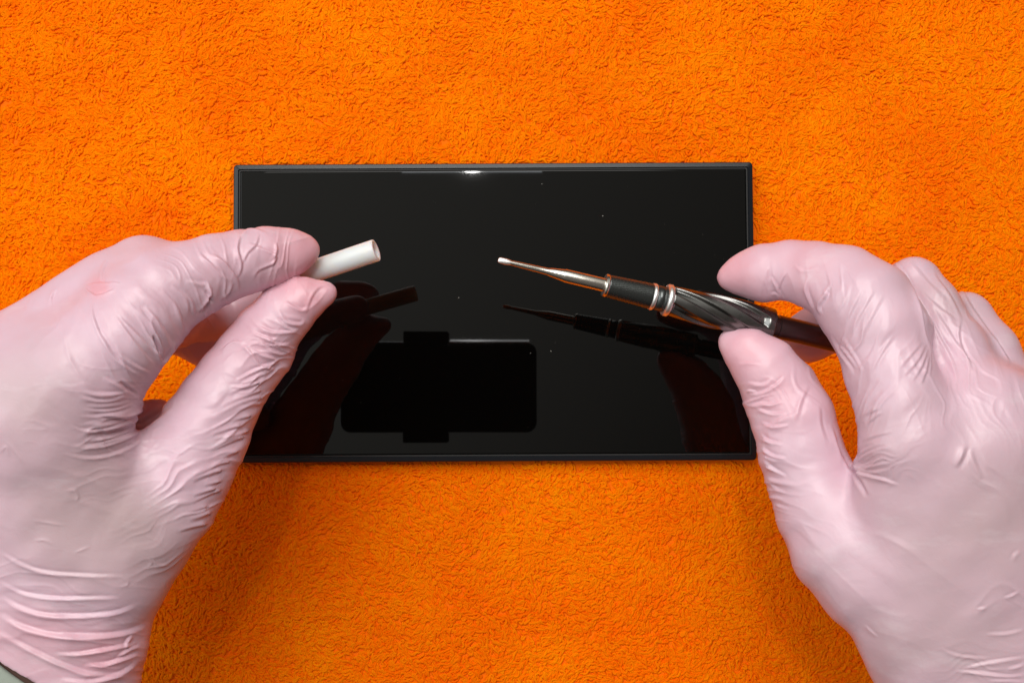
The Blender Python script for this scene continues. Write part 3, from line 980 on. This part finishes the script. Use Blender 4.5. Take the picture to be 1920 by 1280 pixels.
    ck = [(500, 490, 60, 70, 100, 13, .35, 1), (400, 520, 70, 80, 60, 15, .45, 2), (320, 610, 70, 60, 55, 14, .5, 3), (210, 640, 90, 90, 60, 22, .35, 4),
          (190, 770, 110, 70, 12, 12, .45, 5), (520, 620, 45, 70, 20, 11, .5, 6), (490, 690, 60, 60, -20, 12, .55, 7), (430, 810, 60, 90, -28, 13, .5, 8),
          (370, 930, 60, 120, -32, 15, .55, 9), (310, 1050, 60, 90, -30, 14, .28, 10), (150, 1120, 220, 60, 8, 18, .2, 11), (150, 1220, 200, 60, 10, 16, .6, 12),
          (110, 600, 60, 80, 110, 20, .25, 13), (240, 490, 90, 50, -10, 24, .2, 14), (230, 880, 110, 50, -15, 12, .2, 15), (120, 960, 160, 100, 20, 40, .2, 16)]
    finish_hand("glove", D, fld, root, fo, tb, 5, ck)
    # bare wrist, shade put into its dark colour, and the pale sleeve just inside the lower corner
    ax_dir = np.array([nn[0], nn[1], -0.03])
    c0 = P(88, 1218, 99)
    skin = simple("shaded_wrist_skin", (0.20, 0.10, 0.07), 0.6)
    cloth = simple("pale_sleeve_cloth", (0.30, 0.34, 0.29), .9, bump=(900, .0002))
    V, Fc = lathe(c0 - ax_dir * 6, c0 + ax_dir * 60, [(0, 14), (4, 20), (66, 22)], 48, squash=lambda t: .72)
    mesh_obj("wrist", V, Fc, skin, root)
    prof = [(11.4, 23.0), (10.8, 24.6), (11.2, 25.4), (12, 26.2), (30, 27.5), (62, 28.5)]
    V, Fc = lathe(c0 - ax_dir * 6, c0 + ax_dir * 60, prof, 64, cap0=False, squash=lambda t: .72)
    mesh_obj("sleeve", V, Fc, cloth, root)
    return root


root_left = build_left()


def build_right():
    lo = P(1300, 1400, 60); hi = P(2120, 400, 60)
    fld = Field((lo[0], lo[1], 30.0), (hi[0], hi[1] + 4, 165.0), 0.76)
    index = fld.chain([(1365, 520, 94, 22), (1392, 516, 95, 39), (1430, 513, 97, 53), (1480, 506, 100, 54), (1530, 516, 104, 62), (1580, 536, 108, 74),
                       (1618, 568, 111, 87), (1652, 622, 114, 88), (1668, 692, 117, 82), (1690, 760, 119, 84), (1708, 830, 120, 92), (1725, 900, 115, 108, .85), (1750, 1000, 106, 120, .75)], .92, 2)
    middle = fld.chain([(1712, 535, 97, 52), (1740, 585, 101, 62), (1780, 665, 107, 70), (1820, 750, 112, 80), (1850, 840, 114, 95)], .92, 3)
    mdist = fld.chain([(1712, 535, 92, 50), (1640, 565, 80, 55), (1575, 598, 72, 54), (1517, 630, 68, 49)], .95, 3)
    ring = fld.chain([(1808, 600, 90, 54), (1840, 664, 94, 66), (1890, 760, 100, 72), (1930, 860, 106, 90)], .92, 3)
    rdist = fld.chain([(1808, 600, 86, 48), (1740, 650, 70, 46), (1680, 700, 62, 40)], .95, 3)
    pinky = fld.chain([(1925, 745, 80, 45), (1950, 820, 88, 58), (1990, 920, 96, 80)], .92, 3)
    thumb = fld.chain([(1373, 642, 93, 28), (1400, 659, 94, 44), (1434, 690, 95, 59), (1462, 732, 95, 69), (1485, 782, 96, 76), (1500, 840, 97, 77), (1522, 902, 98, 79),
                       (1548, 960, 100, 90), (1584, 1018, 102, 104), (1642, 1068, 104, 118), (1712, 1118, 105, 128)], .88, 2)
    palm = fld.chain([(1770, 930, 112, 135, .66), (1800, 1020, 111, 165, .55), (1820, 1110, 108, 180, .52), (1850, 1200, 105, 175, .54), (1900, 1330, 102, 170, .58)], .6, 8, 36)
    side = fld.chain([(1900, 900, 108, 120, .65), (1960, 1020, 103, 150, .6), (1980, 1150, 100, 150, .6)], .6, 8, 36)
    kn1 = fld.chain([(1790, 850, 118, 62, .8), (1795, 960, 112, 72, .7)], .9, 4)
    kn2 = fld.chain([(1880, 800, 114, 52, .9), (1890, 900, 108, 60, .7)], .9, 4)
    palm = smin(palm, side, 14); palm = smin(smin(palm, kn1, 20), kn2, 16)
    D = smin(index, palm, 11)
    th = smin(thumb, palm, 9)
    D = smin(D, th, .8)
    mid = smin(smin(middle, mdist, 3), palm, 10); rg = smin(smin(ring, rdist, 3), palm, 10); pk = smin(pinky, palm, 10)
    D = smin(D, smin(smin(mid, rg, 7), pk, 12), 2.5)
    root = empty("gloved_hand", P(1750, 900, 105), "hand in a pink rubber glove holding the screwdriver, right side of the picture", "hand")
    root['_org'] = list(P(1750, 900, 105))
    rng = np.random.default_rng(23)
    A = lambda pts: [(1280 + x / 2.6667, 420 + y / 2.6667) for x, y in pts]
    B = lambda pts: [(1280 + x / 2.783, 820 + y / 2.783) for x, y in pts]
    fo = []
    def ad(pts, amp, w, kind='fold', taper=True): fo.append((pts, amp, w, kind, taper))
    for pts, a_, w_ in (([(445, 262), (470, 310), (500, 370)], .8, 4.5), ([(520, 240), (495, 290), (485, 330)], .5, 4), ([(630, 270), (620, 320), (640, 390), (660, 430)], .6, 5),
                        ([(740, 300), (715, 360), (690, 410), (700, 450)], .9, 5), ([(710, 330), (725, 350), (715, 380)], .5, 3.5), ([(440, 350), (470, 345), (495, 375)], .4, 4),
                        ([(560, 200), (600, 230), (680, 215)], .3, 5), ([(430, 210), (425, 260), (440, 300)], .25, 6), ([(840, 300), (820, 380), (780, 450)], .25, 6),
                        ([(900, 320), (850, 430), (800, 520)], .3, 6), ([(960, 330), (900, 440), (840, 560)], .3, 6), ([(1010, 350), (930, 500), (870, 620)], .25, 7),
                        ([(1060, 560), (1000, 640), (950, 740)], .35, 6), ([(1220, 600), (1170, 690), (1110, 760)], .35, 5), ([(1230, 620), (1190, 720), (1150, 790)], .4, 5),
                        ([(1235, 640), (1215, 740), (1190, 810)], .4, 5), ([(1200, 590), (1140, 660), (1090, 720)], .3, 5),
                        ([(740, 560), (770, 620), (830, 700), (850, 760)], .5, 5), ([(760, 600), (820, 640), (870, 720)], .4, 5), ([(800, 560), (850, 640), (900, 740)], .3, 6),
                        ([(1050, 170), (1110, 250), (1150, 330), (1190, 440), (1220, 560), (1245, 640), (1240, 760)], .9, 5),
                        ([(1150, 300), (1210, 440), (1290, 570), (1350, 680), (1385, 800)], .7, 6), ([(1240, 400), (1320, 520), (1420, 660), (1470, 760)], .6, 6),
                        ([(1390, 480), (1385, 560), (1420, 660), (1450, 740)], .7, 5), ([(1380, 300), (1450, 420), (1520, 520), (1600, 640)], .6, 6),
                        ([(1550, 550), (1590, 620), (1640, 700)], .6, 5), ([(1250, 230), (1340, 370), (1400, 490)], .5, 6), ([(1190, 330), (1280, 420), (1370, 490)], .5, 6),
                        ([(1130, 180), (1230, 290), (1330, 400)], .4, 7),
                        ([(990, 920), (930, 950), (905, 1000)], .5, 5), ([(960, 910), (930, 935), (900, 970)], .4, 4), ([(1000, 940), (940, 985), (905, 1030)], .4, 5),
                        ([(1050, 1040), (970, 1060), (900, 1090)], .35, 5)):
        ad(A(pts), a_, w_)
    for L in bundle(A([(850, 1190), (890, 1140), (960, 1100), (1060, 1060)]), A([(870, 1230), (940, 1260), (1020, 1270), (1110, 1265)]), 6, rng): ad(L, .5, 5, 'fold', 'end')
    ad(B([(800, 0), (850, 100), (900, 190), (965, 310)]), .9, 6, 'groove')
    ad(B([(900, 185), (1000, 200), (1130, 245)]), .5, 5)
    # thumb folds
    for pts, a_, w_ in (([(330, 850), (400, 840), (470, 800), (510, 760)], .6, 5), ([(345, 905), (400, 895), (440, 900), (500, 880)], .8, 5), ([(370, 920), (440, 945), (520, 940)], .7, 5),
                        ([(390, 990), (450, 1010), (530, 1000)], .6, 5), ([(390, 1050), (430, 1080), (500, 1100)], .6, 5), ([(325, 790), (400, 800), (450, 770)], .4, 5),
                        ([(280, 700), (330, 690), (390, 700)], .3, 5), ([(400, 1110), (440, 1150), (520, 1170)], .5, 5), ([(640, 800), (600, 880), (580, 960)], .3, 7),
                        ([(680, 900), (690, 1000), (720, 1100)], .4, 7), ([(740, 1000), (770, 1100), (800, 1200)], .5, 6), ([(620, 830), (590, 900), (560, 1000)], .3, 7),
                        ([(410, 1170), (450, 1220), (520, 1260)], .5, 5), ([(315, 840), (330, 830), (370, 835)], .5, 4)):
        ad(A(pts), a_, w_)
    for L in bundle(B([(415, 0), (450, 20), (500, 40)]), B([(480, 340), (520, 360), (560, 370)]), 8, rng): ad(L, .4, 5, 'fold', 'end')
    for pts, a_, w_ in (([(1480, 40), (1460, 100), (1430, 160)], .8, 9), ([(1500, 60), (1530, 140), (1570, 210)], .6, 9), ([(1420, 1215), (1560, 1225), (1700, 1240), (1781, 1230)], .6, 5),
                        ([(1580, 1020), (1680, 1020), (1781, 1000)], .4, 5), ([(1530, 890), (1560, 885), (1580, 880)], .3, 4), ([(1670, 830), (1710, 820), (1750, 800)], .4, 4),
                        ([(1450, 1205), (1600, 1170), (1781, 1140)], .5, 5), ([(1350, 1100), (1450, 1135), (1600, 1150)], .3, 5), ([(1690, 1200), (1740, 1190), (1781, 1175)], .4, 5),
                        ([(1600, 1260), (1700, 1262), (1781, 1270)], .4, 5), ([(1720, 640), (1730, 610), (1760, 590)], .3, 6), ([(950, 980), (980, 1010), (1020, 1040)], .2, 4)):
        ad(B(pts), a_, w_)
    tb = [(1380, 515, 60, .95), (1395, 665, 60, .95), (1450, 740, 60, .75), (1500, 500, 60, .7), (1760, 1000, 150, .26), (1900, 950, 120, .12), (1700, 1150, 120, .28),  # pinker fingertips; low values over the palm also put its shade into the colour
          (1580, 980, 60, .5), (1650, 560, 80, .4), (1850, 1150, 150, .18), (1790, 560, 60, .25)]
    ck = [(1450, 520, 40, 60, 80, 15, .3, 21), (1550, 540, 50, 60, 75, 14, .35, 22), (1620, 640, 60, 90, 110, 14, .35, 23), (1640, 760, 60, 80, 110, 15, .35, 24),
          (1430, 780, 60, 80, -15, 13, .5, 25), (1450, 890, 60, 100, 10, 14, .45, 26), (1500, 720, 60, 60, 60, 18, .3, 27), (1650, 860, 60, 50, -20, 11, .3, 28),
          (1740, 720, 80, 50, 65, 13, .28, 29), (1800, 650, 110, 50, 62, 13, .3, 30), (1870, 720, 110, 50, 62, 14, .25, 31), (1860, 1245, 120, 40, 0, 14, .14, 32),
          (1880, 1130, 120, 70, -8, 26, .2, 33), (1700, 1050, 130, 130, 40, 45, .18, 34), (1490, 1000, 50, 90, 30, 16, .3, 35), (1830, 880, 80, 60, 60, 22, .3, 36)]
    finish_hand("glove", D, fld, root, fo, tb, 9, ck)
    return root


root_right = build_right()


for o in bpy.data.objects:
    if '_org' in o: del o['_org']
print("script", time.time() - T0)
